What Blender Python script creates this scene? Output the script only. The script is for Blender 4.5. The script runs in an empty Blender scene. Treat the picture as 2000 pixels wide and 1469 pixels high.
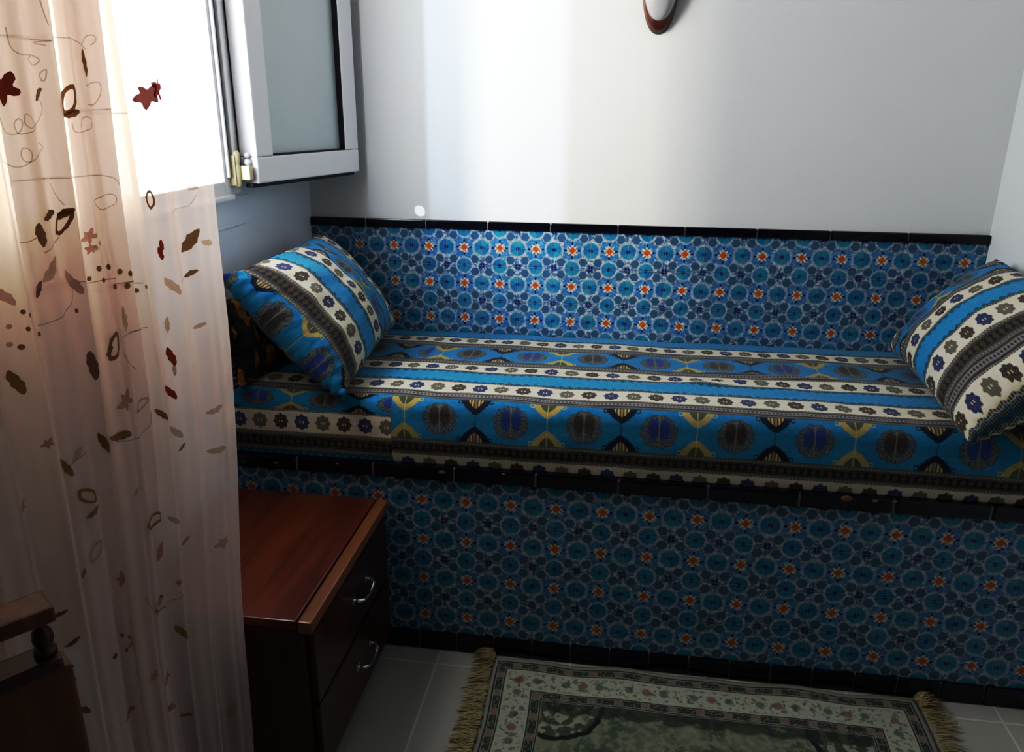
import bpy, bmesh, math, random
from mathutils import Vector, Matrix, noise
C = bpy.context.scene.collection
PI = math.pi
T = 0.108            # wall tile size (m)
D = 0.671            # depth of the tiled bench
XR = 1.933           # alcove width
random.seed(7)

# ------------------------------------------------------------------ objects
def link(name, bm, mats, parent=None, smooth=False, loc=None):
    me = bpy.data.meshes.new(name)
    if loc is not None:
        bmesh.ops.translate(bm, verts=bm.verts, vec=-Vector(loc))
    bm.normal_update(); bm.to_mesh(me); bm.free()
    if not isinstance(mats, (list, tuple)): mats = [mats]
    for m in mats: me.materials.append(m)
    if smooth:
        for p in me.polygons: p.use_smooth = True
    o = bpy.data.objects.new(name, me); C.objects.link(o)
    if loc is not None: o.location = loc
    if parent is not None:
        o.parent = parent
        if loc is None: o.location = -Vector(parent.location)   # meshes are authored in world metres
        else: o.location = Vector(loc) - Vector(parent.location)
    return o
def tag(o, label, cat, group=None, kind=None):
    o['label'] = label; o['category'] = cat
    if group: o['group'] = group
    if kind: o['kind'] = kind
    return o
def thing(name, label, cat, loc, group=None):
    o = bpy.data.objects.new(name, None); C.objects.link(o); o.location = loc
    o.empty_display_size = .05
    return tag(o, label, cat, group)
def structure(o): o['kind'] = 'structure'; return o

def box(bm, x0, x1, y0, y1, z0, z1, mi=0, bev=0.0, M=None):
    vs = [bm.verts.new((x, y, z)) for x in (x0, x1) for y in (y0, y1) for z in (z0, z1)]
    idx = [(0,1,3,2),(4,6,7,5),(0,4,5,1),(2,3,7,6),(0,2,6,4),(1,5,7,3)]
    fs = []
    for f in idx:
        fc = bm.faces.new([vs[i] for i in f]); fc.material_index = mi; fs.append(fc)
    bmesh.ops.recalc_face_normals(bm, faces=fs)
    if bev > 0:
        es = set(e for f in fs for e in f.edges)
        r = bmesh.ops.bevel(bm, geom=list(es), offset=bev, segments=2, affect='EDGES', profile=.6)
        nv = set(v for f in r['faces'] for v in f.verts) | set(v for f in fs if f.is_valid for v in f.verts)
        for f in r['faces']: f.material_index = mi
    else: nv = vs
    if M is not None:
        for v in nv: v.co = M @ v.co
    return nv
def lathe(bm, prof, cx, cy, n=20, mi=0, M=None):
    rings = []
    for r, z in prof:
        ring = []
        for k in range(n):
            a = 2*PI*k/n; co = Vector((cx + r*math.cos(a), cy + r*math.sin(a), z))
            ring.append(bm.verts.new(M @ co if M else co))
        rings.append(ring)
    for a, b in zip(rings, rings[1:]):
        for k in range(n):
            f = bm.faces.new((a[k], a[(k+1) % n], b[(k+1) % n], b[k])); f.material_index = mi; f.smooth = True
    bm.faces.new(rings[0][::-1]).material_index = mi; bm.faces.new(rings[-1]).material_index = mi
def tube(bm, pts, r, n=8, mi=0):
    pts = [Vector(p) for p in pts]; rings = []
    for i, p in enumerate(pts):
        t = (pts[min(i+1, len(pts)-1)] - pts[max(i-1, 0)]).normalized()
        a = t.cross(Vector((0, 0, 1)) if abs(t.z) < .9 else Vector((1, 0, 0))).normalized(); b = t.cross(a)
        rings.append([bm.verts.new(p + (a*math.cos(2*PI*k/n) + b*math.sin(2*PI*k/n))*r) for k in range(n)])
    for a, b in zip(rings, rings[1:]):
        for k in range(n):
            f = bm.faces.new((a[k], a[(k+1) % n], b[(k+1) % n], b[k])); f.material_index = mi; f.smooth = True
    bm.faces.new(rings[0][::-1]).material_index = mi; bm.faces.new(rings[-1]).material_index = mi
def fb(x, y, z=0.0, s=1.0): return noise.noise(Vector((x*s, y*s, z*s)))

# ------------------------------------------------------------------ shader maths
class Sh:
    """a tiny expression layer over shader nodes"""
    def __init__(s, name):
        s.m = bpy.data.materials.new(name); s.m.use_nodes = True
        s.t = s.m.node_tree; s.t.nodes.clear(); s.n = s.t.nodes; s.l = s.t.links
        s.out = s.n.new('ShaderNodeOutputMaterial')
    def put(s, sock, v):
        if isinstance(v, E): s.l.new(v.s, sock)
        elif isinstance(v, bpy.types.NodeSocket): s.l.new(v, sock)
        else:
            if isinstance(v, (tuple, list)) and len(v) == 3 and sock.type == 'RGBA': v = (*v, 1)
            sock.default_value = v
    def math(s, op, *a):
        nd = s.n.new('ShaderNodeMath'); nd.operation = op
        for i, v in enumerate(a): s.put(nd.inputs[i], v)
        return E(s, nd.outputs[0])
    def coord(s, which='UV'):
        nd = s.n.new('ShaderNodeTexCoord'); x = s.n.new('ShaderNodeSeparateXYZ')
        s.l.new(nd.outputs[which], x.inputs[0])
        return [E(s, x.outputs[i]) for i in range(3)] + [nd.outputs[which]]
    def combine(s, x, y, z=0.0):
        nd = s.n.new('ShaderNodeCombineXYZ')
        for i, v in enumerate((x, y, z)): s.put(nd.inputs[i], v)
        return nd.outputs[0]
    def step(s, x, e, w):          # 0 below e, 1 above, soft over w
        nd = s.n.new('ShaderNodeMapRange'); nd.interpolation_type = 'SMOOTHSTEP'
        s.put(nd.inputs[0], x)
        if isinstance(e, E): s.put(nd.inputs[1], e - w/2); s.put(nd.inputs[2], e + w/2)
        else: nd.inputs[1].default_value = e - w/2; nd.inputs[2].default_value = e + w/2
        return E(s, nd.outputs[0])
    def below(s, x, e, w): return 1 - s.step(x, e, w)
    def mix(s, f, a, b, mode='MIX'):
        nd = s.n.new('ShaderNodeMix'); nd.data_type = 'RGBA'; nd.blend_type = mode
        s.put(nd.inputs[0], f); s.put(nd.inputs[6], a); s.put(nd.inputs[7], b)
        return nd.outputs[2]
    def noise(s, vec, scale, detail=3.0, rough=.5):
        nd = s.n.new('ShaderNodeTexNoise'); nd.inputs['Scale'].default_value = scale
        nd.inputs['Detail'].default_value = detail; nd.inputs['Roughness'].default_value = rough
        if vec is not None: s.l.new(vec, nd.inputs['Vector'])
        return E(s, nd.outputs[0])
    def cells(s, vec, scale, out='Distance', rnd=1.0):
        nd = s.n.new('ShaderNodeTexVoronoi'); nd.inputs['Scale'].default_value = scale
        nd.inputs['Randomness'].default_value = rnd
        if vec is not None: s.l.new(vec, nd.inputs['Vector'])
        return nd.outputs[out]
    def white(s, vec):
        nd = s.n.new('ShaderNodeTexWhiteNoise'); s.l.new(vec, nd.inputs['Vector']); return E(s, nd.outputs[0])
    def bump(s, h, strength=.3, dist=.01):
        nd = s.n.new('ShaderNodeBump'); nd.inputs['Strength'].default_value = strength
        nd.inputs['Distance'].default_value = dist; s.put(nd.inputs['Height'], h); return nd.outputs[0]
    def bsdf(s, col, rough=.5, normal=None, **kw):
        nd = s.n.new('ShaderNodeBsdfPrincipled'); s.put(nd.inputs['Base Color'], col); s.put(nd.inputs['Roughness'], rough)
        if normal is not None: s.l.new(normal, nd.inputs['Normal'])
        for k, v in kw.items(): s.put(nd.inputs[k.replace('_', ' ')], v)
        return nd.outputs[0]
    def done(s, sh): s.l.new(sh, s.out.inputs[0]); return s.m
class E:
    def __init__(s, o, sock): s.o = o; s.s = sock
    def __add__(a, b): return a.o.math('ADD', a, b)
    __radd__ = __add__
    def __sub__(a, b): return a.o.math('SUBTRACT', a, b)
    def __rsub__(a, b): return a.o.math('SUBTRACT', b, a)
    def __mul__(a, b): return a.o.math('MULTIPLY', a, b)
    __rmul__ = __mul__
    def __truediv__(a, b): return a.o.math('DIVIDE', a, b)
    def abs(a): return a.o.math('ABSOLUTE', a)
    def frac(a): return a.o.math('FRACT', a)
    def floor(a): return a.o.math('FLOOR', a)
    def sin(a): return a.o.math('SINE', a)
    def cos(a): return a.o.math('COSINE', a)
    def hyp(a, b): return a.o.math('SQRT', a*a + b*b)
    def atan(a, b): return a.o.math('ARCTAN2', a, b)
    def min(a, b): return a.o.math('MINIMUM', a, b)
    def max(a, b): return a.o.math('MAXIMUM', a, b)
    def mod(a, b): return a.o.math('FLOORED_MODULO', a, b)
    def eq(a, v, tol=.1): return a.o.math('COMPARE', a, v, tol)

def plain(name, col, rough=.6, var=.08, scale=12, bump=.0, bscale=60, metallic=0.0):
    s = Sh(name); oc = s.coord('Object')[3]; n = s.noise(oc, scale, 4)
    c = s.mix(n, tuple(x*(1-var) for x in col), tuple(min(1, x*(1+var)) for x in col))
    nm = s.bump(s.noise(oc, bscale, 5), bump, .004) if bump else None
    return s.done(s.bsdf(c, rough, nm, Metallic=metallic))

def mat_tile():
    s = Sh('glazed_flower_tile'); u, v, _, uv = s.coord('UV')
    u = u + (s.noise(uv, 7, 2) - .5)*.035; v = v + (s.noise(uv, 9, 2) - .5)*.035
    fx = (u + .5).frac() - .5; fy = (v + .5).frac() - .5; ax = fx.abs(); ay = fy.abs()
    cid = s.combine((u*2).floor(), (v*2).floor()); rnd = s.white(cid)
    w = .03
    big = s.noise(uv, .7, 2); fine = s.noise(uv, 14, 4, .7)
    # ground: milky white broken by blue leaves
    leaf = s.step(s.noise(uv, 10, 3, .7), .46, .10)
    ground = s.mix(leaf, (.53, .58, .60), (.07, .17, .28))
    r = ax.hyp(ay)
    ring = s.step(r, .16, .04)*s.below(r, .29, .05)
    ground = s.mix(ring*.75, ground, (.05, .24, .48))
    # grey-blue rosettes around the tile corners
    gx = ax - .30; gy = ay - .325; rg = gx.hyp(gy); ag = gx.atan(gy)
    col = s.mix(s.below(rg, .135, .03)*.7, ground, (.40, .47, .54))
    g = s.below(rg + (ag*6).cos()*.008, .115, w)
    col = s.mix(g, col, s.mix(fine, (.02, .09, .19), (.09, .20, .30)))
    # dark blue crosses at corners
    rc = (ax - .5).abs().hyp((ay - .5).abs())
    col = s.mix(s.below(rc, .085, .05), col, (.008, .022, .16))
    # turquoise discs between stars, with a white crescent
    r1 = (ax - .5).hyp(ay); r2 = ax.hyp(ay - .5); rd = r1.min(r2*1.05)
    c1 = (ax - .5 + .012).hyp(ay - .02); c2 = ax.hyp(ay - .5 + .012)*1.05; rc_ = c1.min(c2)
    col = s.mix(s.below(rc_, .255, w)*s.step(fine, .42, .15)*.5, col, (.52, .58, .62))
    t1 = s.mix(s.step(s.white(cid) + fine*.3 - .15, .5, .6), (.028, .18, .32), (.04, .28, .37))
    t1 = s.mix(s.step(s.noise(uv, 22, 2), .5, .3)*.35, t1, (.03, .33, .52))
    pet = ((ax - .5).atan(ay)*5).cos() * ((ax).atan(ay - .5)*5).cos()
    t1 = s.mix(s.step(pet + fine - .5, .25, .5)*.35, t1, (.008, .09, .30))
    col = s.mix(s.below(rd + (fine - .5)*.03, .205, w), col, t1)
    col = s.mix(s.below(rd + (fine - .5)*.06, .050, .04), col, (.006, .015, .12))
    # star
    an = fx.atan(fy)
    rays = (an*4).sin().abs() + fine*.3
    col = s.mix(s.below(r + rays*.085, .185, .03), col, (.70, .64, .50))
    dm = ax + ay
    petal = ((ax - .185)*.55).hyp(ay).min(((ay - .185)*.55).hyp(ax))
    col = s.mix(s.below(petal, .024, .02), col, (.006, .014, .07))
    orange = s.mix(rnd, (.58, .17, .035), (.50, .09, .035))
    col = s.mix(s.below(dm, .105, .04), col, orange)
    # joints
    gj = (ax - .5).abs().min((ay - .5).abs())
    col = s.mix(s.below(gj, .008, .008)*.55, col, (.30, .34, .42))
    col = s.mix(.35, col, s.mix(big, (.03, .10, .25), (.25, .38, .50)), 'MIX') if False else col
    col = s.mix(.22, col, s.mix(big, (.55, .6, .8), (1, 1, 1)), 'MULTIPLY')
    nm = s.bump(s.noise(uv, 3, 3) + s.step(gj, .008, .01)*.5, .25, .004)
    return s.done(s.bsdf(col, .30, nm, Specular_IOR_Level=.35))

def mat_fabric(name, bands, phase=0.0, dark=1.0):
    """bands: (type, v0, v1) in metres across the stripes; u runs along them"""
    s = Sh(name); u, v, _, uv = s.coord('UV')
    wob = s.noise(uv, 18, 2) - .5
    v = v + wob*.0025; u = u + wob*.003 + phase
    W = None; HN = None; ms = {}
    for k, a, b in bands:
        m = s.step(v, a, .002)*s.below(v, b, .002)
        q = m*(v - (a + b)/2)*(2/(b - a))
        W = q if W is None else W + q
        ms[k] = m if k not in ms else ms[k] + m
    n = W; an = n.abs()
    speck = s.noise(uv, 420, 2, .7); blotch = s.noise(uv, 60, 3, .6)
    def tri(p): return ((u/p).frac() - .5).abs()*2     # 0..1
    cream = s.mix(blotch, (.60, .56, .44), (.74, .70, .58))
    blue = s.mix(blotch, (.012, .24, .44), (.022, .35, .55))
    navy = (.008, .02, .075); brown = (.045, .026, .018); taupe = (.14, .13, .13)
    # F: cream band with rosettes
    p = .052; fi = (u/p).floor().mod(3); fu = ((u/p).frac() - .5)*p; fv = n*.027
    r = fu.hyp(fv); a8 = (fu.atan(fv)*8).cos()
    fc = s.mix(fi.eq(0), s.mix(fi.eq(1), (.17, .16, .12), (.012, .035, .16)), (.055, .032, .022))
    fl = s.below(r - a8*.0016, .0175, .003)
    fc = s.mix(s.step(s.noise(uv, 330, 2), .52, .1)*.55, fc, (.20, .18, .14))
    dots = s.below((fu.abs() - .0035).hyp(fv.abs() - .0012), .0018, .0015)
    cF = s.mix(fl, cream, fc); cF = s.mix(dots, cF, (.5, .45, .35))
    edge = s.step(an, .90, .05)
    cF = s.mix(edge, cF, s.mix(s.step(tri(.007), .5, .3), (.05, .06, .07), (.35, .31, .20)))
    # P: turquoise band with serrated borders and little dashes
    dash = s.below((((u/.014 + (n*6).floor()*.5).frac() - .5).abs()), .22, .1)*s.below((((n*6).frac()) - .5).abs(), .25, .1)
    cP = s.mix(dash*.45, blue, (.01, .12, .34))
    ser = s.step(an - tri(.021)*.24, .60, .12)
    cP = s.mix(ser*.85, cP, (.012, .075, .13))
    cP = s.mix(s.step(an, .90, .05), cP, s.mix(s.step(tri(.006), .5, .3), (.03, .04, .05), (.22, .22, .17)))
    # L: grey beaded lines
    ln = ((n*1.5).frac() - .5).abs()*2
    cL = s.mix(s.step(ln, .45, .3), (.23, .215, .215), (.06, .055, .06))
    cL = s.mix(s.step(tri(.009), .6, .3)*s.below(an, .35, .1)*.8, cL, (.33, .31, .28))
    # C: dark chain
    ch = s.step((tri(.017) - an*1.6 + .15), .35, .15)
    cC = s.mix(s.below(an, .45, .06), (.13, .12, .125), (.022, .018, .018))
    cC = s.mix(ch*s.below(an, .42, .05)*.75, cC, (.12, .09, .06))
    cC = s.mix(s.step(tri(.0085), .45, .2)*s.step(an, .80, .05), cC, (.30, .25, .15))
    cC = s.mix(s.below((an - .56).abs(), .05, .04), cC, (.02, .018, .02))
    # M: medallions and stepped mounts on turquoise
    P4 = .333; pk = (u/P4).frac()*4; k = pk.floor(); cu = ((pk.frac()) - .5)*(P4/4); acu = cu.abs(); q = 1 - an
    qs = (q*7).floor()/7
    cM = s.mix(s.noise(uv, 90, 2), (.012, .16, .34), (.016, .31, .52))
    even = k.mod(2).eq(0)
    zero = k.eq(0)
    jag = (s.noise(uv, 130, 2) - .5)*.10
    arch = ((acu/.036).hyp(q/.70) + (acu/.036 + q/.70)*.85)*.5 + jag + ((q*9).frac() - .5)*.10
    mount = s.below(arch, 1.0, .05)*even
    cM = s.mix(mount, cM, s.mix(zero, (.42, .35, .15), (.008, .016, .04)))
    dome = ((acu/.017).hyp((q - .08).abs()/.36) + (acu/.017 + (q - .08).abs()/.36)*.8)*.5 + jag
    cM = s.mix(s.below(dome, 1.0, .08)*even, cM, s.mix(zero, (.10, .12, .07), s.mix(s.step(((cu*420).sin()).abs(), .75, .3), (.48, .38, .17), (.10, .07, .04))))
    stem = s.below(acu, .0013, .001)*even*.8
    cM = s.mix(stem*.8, cM, s.mix(zero, (.55, .48, .2), (.01, .03, .08)))
    curl = s.below(((acu - .036).hyp((q - .16)*.06) - .006).abs(), .0016, .0012)*even
    cM = s.mix(curl, cM, s.mix(zero, (.45, .40, .18), (.006, .018, .05)))
    er = (cu/.040).hyp(n/.70) + (s.noise(uv, 110, 3) - .5)*.22 + (cu.atan(n*.06)*12).cos()*.035; odd = 1 - even
    cM = s.mix(s.below(er, 1.0, .06)*odd, cM, s.mix(s.step(s.noise(uv, 260, 2), .5, .15), (.03, .10, .17), (.20, .19, .15)))
    lobe = s.below((acu - .012).hyp(n*.026 + .003) + jag*.05, .0120, .006)*.8
    cM = s.mix(lobe*odd, cM, s.mix(k.eq(1), (.055, .033, .022), (.010, .05, .28)))
    cM = s.mix(s.below(acu, .0012, .0012)*s.below(er, .95, .05)*odd, cM, (.22, .21, .15))
    cM = s.mix(s.below((er - .98).abs(), .04, .06)*odd*.5, cM, (.06, .08, .09))
    cM = s.mix(s.step(an, .93, .04), cM, (.10, .11, .10))
    col = (.2, .2, .2)
    for k_, c_ in (('F', cF), ('P', cP), ('L', cL), ('C', cC), ('M', cM)):
        if k_ in ms: col = s.mix(ms[k_], col, c_)
    col = s.mix(.55, col, s.mix(speck, (.55, .55, .55), (1.25, 1.25, 1.25)), 'MULTIPLY')
    if dark != 1: col = s.mix(1.0, col, (dark, dark, dark), 'MULTIPLY')
    thr = (u*3200).sin()*(v*2600).sin()
    nm = s.bump(thr*.3 + s.noise(uv, 45, 3)*2.5, .35, .002)
    return s.done(s.bsdf(col, .8, nm, Specular_IOR_Level=.25, Sheen_Weight=.15))

def mat_wood(name, c1, c2, rough=.35, axis='Y', scale=1.0):
    s = Sh(name); x, y, z, oc = s.coord('Object')
    st = {'Y': (x*9*scale, y*.9*scale, z*9*scale), 'Z': (x*9*scale, y*9*scale, z*.9*scale), 'X': (x*.9*scale, y*9*scale, z*9*scale)}[axis]
    vec = s.combine(*st); g = s.noise(vec, 2.2, 6, .6); g2 = s.noise(vec, 14, 4, .7)
    col = s.mix(s.step(g, .5, .35), c1, c2); col = s.mix(g2*.5, col, tuple(c*.55 for c in c1))
    return s.done(s.bsdf(col, rough, s.bump(g2, .12, .002), Coat_Weight=.25, Coat_Roughness=.25))

def mat_curtain(name, c, transp, transl, warm=None):
    s = Sh(name); u, v, _, uv = s.coord('UV')
    n = s.noise(uv, 5, 3)
    weave = ((u*2600).sin()*(v*2600).sin())*.5 + .5
    col = s.mix(n, tuple(x*.9 for x in c), c)
    d = s.n.new('ShaderNodeBsdfDiffuse'); s.put(d.inputs[0], col)
    t = s.n.new('ShaderNodeBsdfTranslucent'); s.put(t.inputs[0], warm or c)
    m = s.n.new('ShaderNodeMixShader'); m.inputs[0].default_value = transl
    s.l.new(d.outputs[0], m.inputs[1]); s.l.new(t.outputs[0], m.inputs[2])
    tr = s.n.new('ShaderNodeBsdfTransparent')
    lw = s.n.new('ShaderNodeLayerWeight'); lw.inputs[0].default_value = .35
    fac = (1 - transp) + E(s, lw.outputs['Facing'])*transp*.8 + (weave - .5)*.06
    m2 = s.n.new('ShaderNodeMixShader'); s.put(m2.inputs[0], fac)
    s.l.new(tr.outputs[0], m2.inputs[1]); s.l.new(m.outputs[0], m2.inputs[2])
    return s.done(m2.outputs[0])

def mat_thread(name, c, transp=.15):
    s = Sh(name); oc = s.coord('Object')[3]; n = s.noise(oc, 300, 2)
    col = s.mix(n, tuple(x*.7 for x in c), c)
    d = s.n.new('ShaderNodeBsdfDiffuse'); s.put(d.inputs[0], col)
    t = s.n.new('ShaderNodeBsdfTranslucent'); s.put(t.inputs[0], col)
    m = s.n.new('ShaderNodeMixShader'); m.inputs[0].default_value = .24
    s.l.new(d.outputs[0], m.inputs[1]); s.l.new(t.outputs[0], m.inputs[2])
    tr = s.n.new('ShaderNodeBsdfTransparent'); m2 = s.n.new('ShaderNodeMixShader'); m2.inputs[0].default_value = 1 - transp
    s.l.new(tr.outputs[0], m2.inputs[1]); s.l.new(m.outputs[0], m2.inputs[2])
    return s.done(m2.outputs[0])

RW, RH = 1.0, .62
def mat_rug():
    s = Sh('woven_rug'); u, v, _, uv = s.coord('UV')      # metres from the rug's far-left corner, v toward the viewer
    e = u.min(RW - u).min(v.min(RH - v))
    alongv = s.step((u.min(RW - u)) - (v.min(RH - v)), 0, .001)     # 1 where the near edge is a long edge
    t = u*alongv + v*(1 - alongv)
    fine = s.noise(uv, 120, 3, .7); mid = s.noise(uv, 26, 3)
    pale = s.mix(fine, (.34, .36, .29), (.58, .58, .48))
    dk = s.mix(fine, (.02, .03, .03), (.10, .11, .10)); red = (.24, .12, .10)
    # guard stripe: dark dashes parted by small red blocks
    gs = (t/.062).frac(); guard = s.mix(s.below((gs - .5).abs(), .33, .05), s.mix(fine, (.20, .14, .11), (.32, .26, .20)), dk)
    zz = s.step(s.noise(uv, 160, 2), .55, .1); guard = s.mix(zz*.5, guard, (.32, .33, .26))
    # cream border with flowers
    sp = s.noise(uv, 75, 3, .6); bd = s.mix(s.step(sp, .56, .06)*s.below((e - .072).abs(), .026, .01)*.75, pale, (.12, .15, .14))
    big = ((t/.15).frac() - .5)*.15; be = (e - .072).abs()
    bd = s.mix(s.below(big.hyp(be), .011, .008)*.8, bd, red)
    bd = s.mix(s.below(((big.abs() - .040).hyp(be)), .010, .006)*.7, bd, (.08, .12, .10))
    # field
    vn = s.noise(uv, 9, 4, .6)
    field = s.mix(s.step(vn, .5, .25), (.10, .14, .10), (.27, .29, .20))
    field = s.mix(s.step(s.noise(uv, 55, 3), .52, .12)*.6, field, (.36, .36, .27))
    iu = u.min(RW - u) - .165; iv = v.min(RH - v) - .135
    rr = (iu - .0).hyp(iv - .0)
    cor = s.below(rr, .115, .01); rings = s.step((rr*150 + mid*16).sin()*.6 + (u*160 + mid*9).sin()*.5, .1, .6)
    field = s.mix(cor, field, s.mix(rings, s.mix(fine, (.05, .07, .06), (.16, .17, .13)), (.38, .39, .30)))
    field = s.mix(s.below((rr - .118 + mid*.02).abs(), .006, .005), field, (.03, .04, .03))
    sc = iv - .012 - (u*40).sin().abs()*.012
    field = s.mix(s.below(sc, .012, .01)*s.step(mid, .35, .1)*.8, field, (.05, .06, .05))
    col = pale
    def band(a, b, c):
        nonlocal col
        col = s.mix(s.step(e, a, .002)*s.below(e, b, .002), col, c)
    col = s.mix(fine, (.26, .27, .22), (.40, .41, .34))
    band(.012, .016, dk); band(.018, .034, guard); band(.036, .039, dk); band(.040, .104, bd)
    band(.104, .107, dk); band(.108, .126, guard); band(.128, .131, dk)
    col = s.mix(s.step(e, .133, .002), col, field)
    nm = s.bump(s.noise(uv, 300, 3), .5, .003)
    return s.done(s.bsdf(col, .9, nm, Specular_IOR_Level=.1))

def mat_plaster(name, c, b=.25):
    s = Sh(name); oc = s.coord('Object')[3]
    n = s.noise(oc, 3, 3); col = s.mix(n, tuple(x*.95 for x in c), c)
    return s.done(s.bsdf(col, .55, s.bump(s.noise(oc, 140, 4, .6) + s.noise(oc, 6, 3)*1.5, b, .002), Specular_IOR_Level=.3))

M_wall = mat_plaster('white_wall_paint', (.76, .78, .79))
M_wall_left = mat_plaster('white_wall_paint_window_side', (.80, .84, .90))
M_front = mat_plaster('bounce_cutting_dark_paint', (.10, .085, .075))  # unseen wall behind the camera, darkened to cut bounce onto the bench
M_ceil = mat_plaster('ceiling_paint', (.55, .55, .56))
M_tile = mat_tile()
M_black = plain('black_glazed_tile', (.006, .006, .014), .16, .3, 30, .15, 25)
M_grout = plain('pale_grout', (.30, .29, .30), .9)
M_pvc = plain('white_pvc', (.80, .81, .84), .35, .02)
M_gasket = plain('black_rubber_gasket', (.012, .012, .016), .6)
M_hinge = plain('ivory_hinge', (.62, .56, .36), .4)
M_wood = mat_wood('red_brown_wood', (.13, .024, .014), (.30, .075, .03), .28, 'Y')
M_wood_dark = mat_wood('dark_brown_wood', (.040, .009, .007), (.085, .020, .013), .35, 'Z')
M_wood_edge = mat_wood('lit_orange_wood_edge', (.25, .09, .035), (.36, .15, .06), .4, 'Y')  # orange edging wood, with its lit brightness put into the colour
M_bed = mat_wood('brown_varnished_wood', (.10, .03, .014), (.24, .08, .03), .35, 'Z')
M_chrome = plain('chrome', (.75, .75, .78), .18, .02, metallic=1.0)
M_sconce = mat_wood('reddish_sconce_wood', (.08, .022, .012), (.13, .038, .02), .35, 'Z')
M_nick = plain('bare_terracotta', (.22, .11, .075), .8)

s = Sh('frosted_window_glass'); oc = s.coord('Object')[3]
M_frost = s.done(s.bsdf(s.mix(s.noise(oc, 2, 2), (.60, .66, .67), (.68, .73, .75)), .22, s.bump(s.noise(oc, 8, 2), .05, .01), Alpha=.93, Specular_IOR_Level=.5))
s = Sh('frosted_lamp_glass'); oc = s.coord('Object')[3]
M_lampglass = s.done(s.bsdf(s.mix(s.noise(oc, 30, 2), (.55, .55, .57), (.66, .66, .68)), .12, None, Transmission_Weight=.25, Specular_IOR_Level=.6))
s = Sh('grey_floor_tile'); x, y, z, oc = s.coord('Object')
gx = ((x - .541)/.33).frac(); gy = ((y + 1.06)/.33).frac()
gm = (gx.min(1 - gx)).min(gy.min(1 - gy))
fc = s.mix(s.noise(oc, 4, 5), (.46, .45, .41), (.54, .53, .49)); fc = s.mix(s.below(gm, .008, .006), fc, (.70, .68, .63))
M_floor = s.done(s.bsdf(fc, .38, s.bump(s.step(gm, .008, .01), .2, .002)))
s = Sh('dark_patterned_velour'); x, y, z, oc = s.coord('Object')
blob = s.step(s.noise(s.combine(x*1.5, y*1.0, z*.6), 24, 2), .55, .05)
cc = s.mix(s.noise(oc, 30, 3), (.006, .003, .004), (.028, .014, .012))
cc = s.mix(blob, cc, s.mix(s.noise(oc, 20, 2), (.45, .13, .03), (.65, .36, .12)))
M_velour = s.done(s.bsdf(cc, .85, s.bump(s.noise(oc, 60, 3), .4, .004), Sheen_Weight=.2))
s = Sh('rug_fringe'); oc = s.coord('Object')[3]
M_fringe = s.done(s.bsdf(s.mix(s.noise(oc, 40, 2), (.46, .36, .15), (.74, .66, .38)), .9))
M_rug = mat_rug()
TOPB = [('F', -.06, .0), ('P', .0, .09), ('F', .09, .165), ('L', .165, .205), ('M', .205, .345), ('L', .345, .378), ('F', .378, .443),
        ('P', .443, .532), ('F', .532, .605), ('L', .605, .640)]
M_mat = mat_fabric('woven_kilim_cover', TOPB + [('M', .640, .748), ('C', .748, .784), ('F', .784, .840)], .076)
M_matL = mat_fabric('woven_kilim_cover_offset', TOPB + [('M', .640, .696), ('F', .696, .752), ('C', .752, .797), ('P', .797, .875)], .02)
M_pilL = mat_fabric('woven_kilim_pillow', [('M', -.02, .062), ('C', .062, .125), ('F', .125, .20), ('P', .20, .30), ('F', .30, .365), ('M', .365, .44), ('P', .44, .52), ('F', .52, .58), ('L', .58, .72)], .02)
M_pilR = mat_fabric('woven_kilim_pillow_mirrored', [('F', -.02, .05), ('L', .05, .08), ('M', .08, .185), ('L', .185, .215), ('F', .215, .285), ('P', .285, .39), ('F', .39, .48), ('C', .48, .54), ('L', .54, .58), ('F', .58, .655), ('P', .655, .74)], .01)

# ------------------------------------------------------------------ room shell
Z1 = 2.55; Y1 = -3.3
bm = bmesh.new(); box(bm, -.3, XR+.12, Y1-.12, .12, -.1, 0)
structure(link('floor', bm, M_floor))
bm = bmesh.new(); box(bm, -.3, XR+.12, Y1-.12, .12, Z1, Z1+.1)
structure(link('ceiling', bm, M_ceil))
bm = bmesh.new(); box(bm, -.14, XR+.12, 0, .12, 0, Z1)
structure(link('wall_back', bm, M_wall))
bm = bmesh.new(); box(bm, XR, XR+.12, Y1, 0, 0, Z1)
structure(link('wall_right', bm, M_wall))
bm = bmesh.new(); box(bm, -.14, XR+.12, Y1-.12, Y1, 0, Z1)
structure(link('wall_front', bm, M_front))
# window wall with its opening
WY0, WY1, WZ0, WZ1, WT = -1.50, -.535, 1.135, 2.25, .12
bm = bmesh.new()
box(bm, -WT, 0, Y1, 0, 0, WZ0); box(bm, -WT, 0, Y1, 0, WZ1, Z1)
box(bm, -WT, 0, WY1, 0, WZ0, WZ1); box(bm, -WT, 0, Y1, WY0, WZ0, WZ1)
structure(link('wall_left', bm, M_wall_left))
bm = bmesh.new(); box(bm, 0.0, .004, -1.62, -.40, 1.035, 1.105, bev=.0015)
structure(link('trim_1', bm, M_wall_left))

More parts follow.
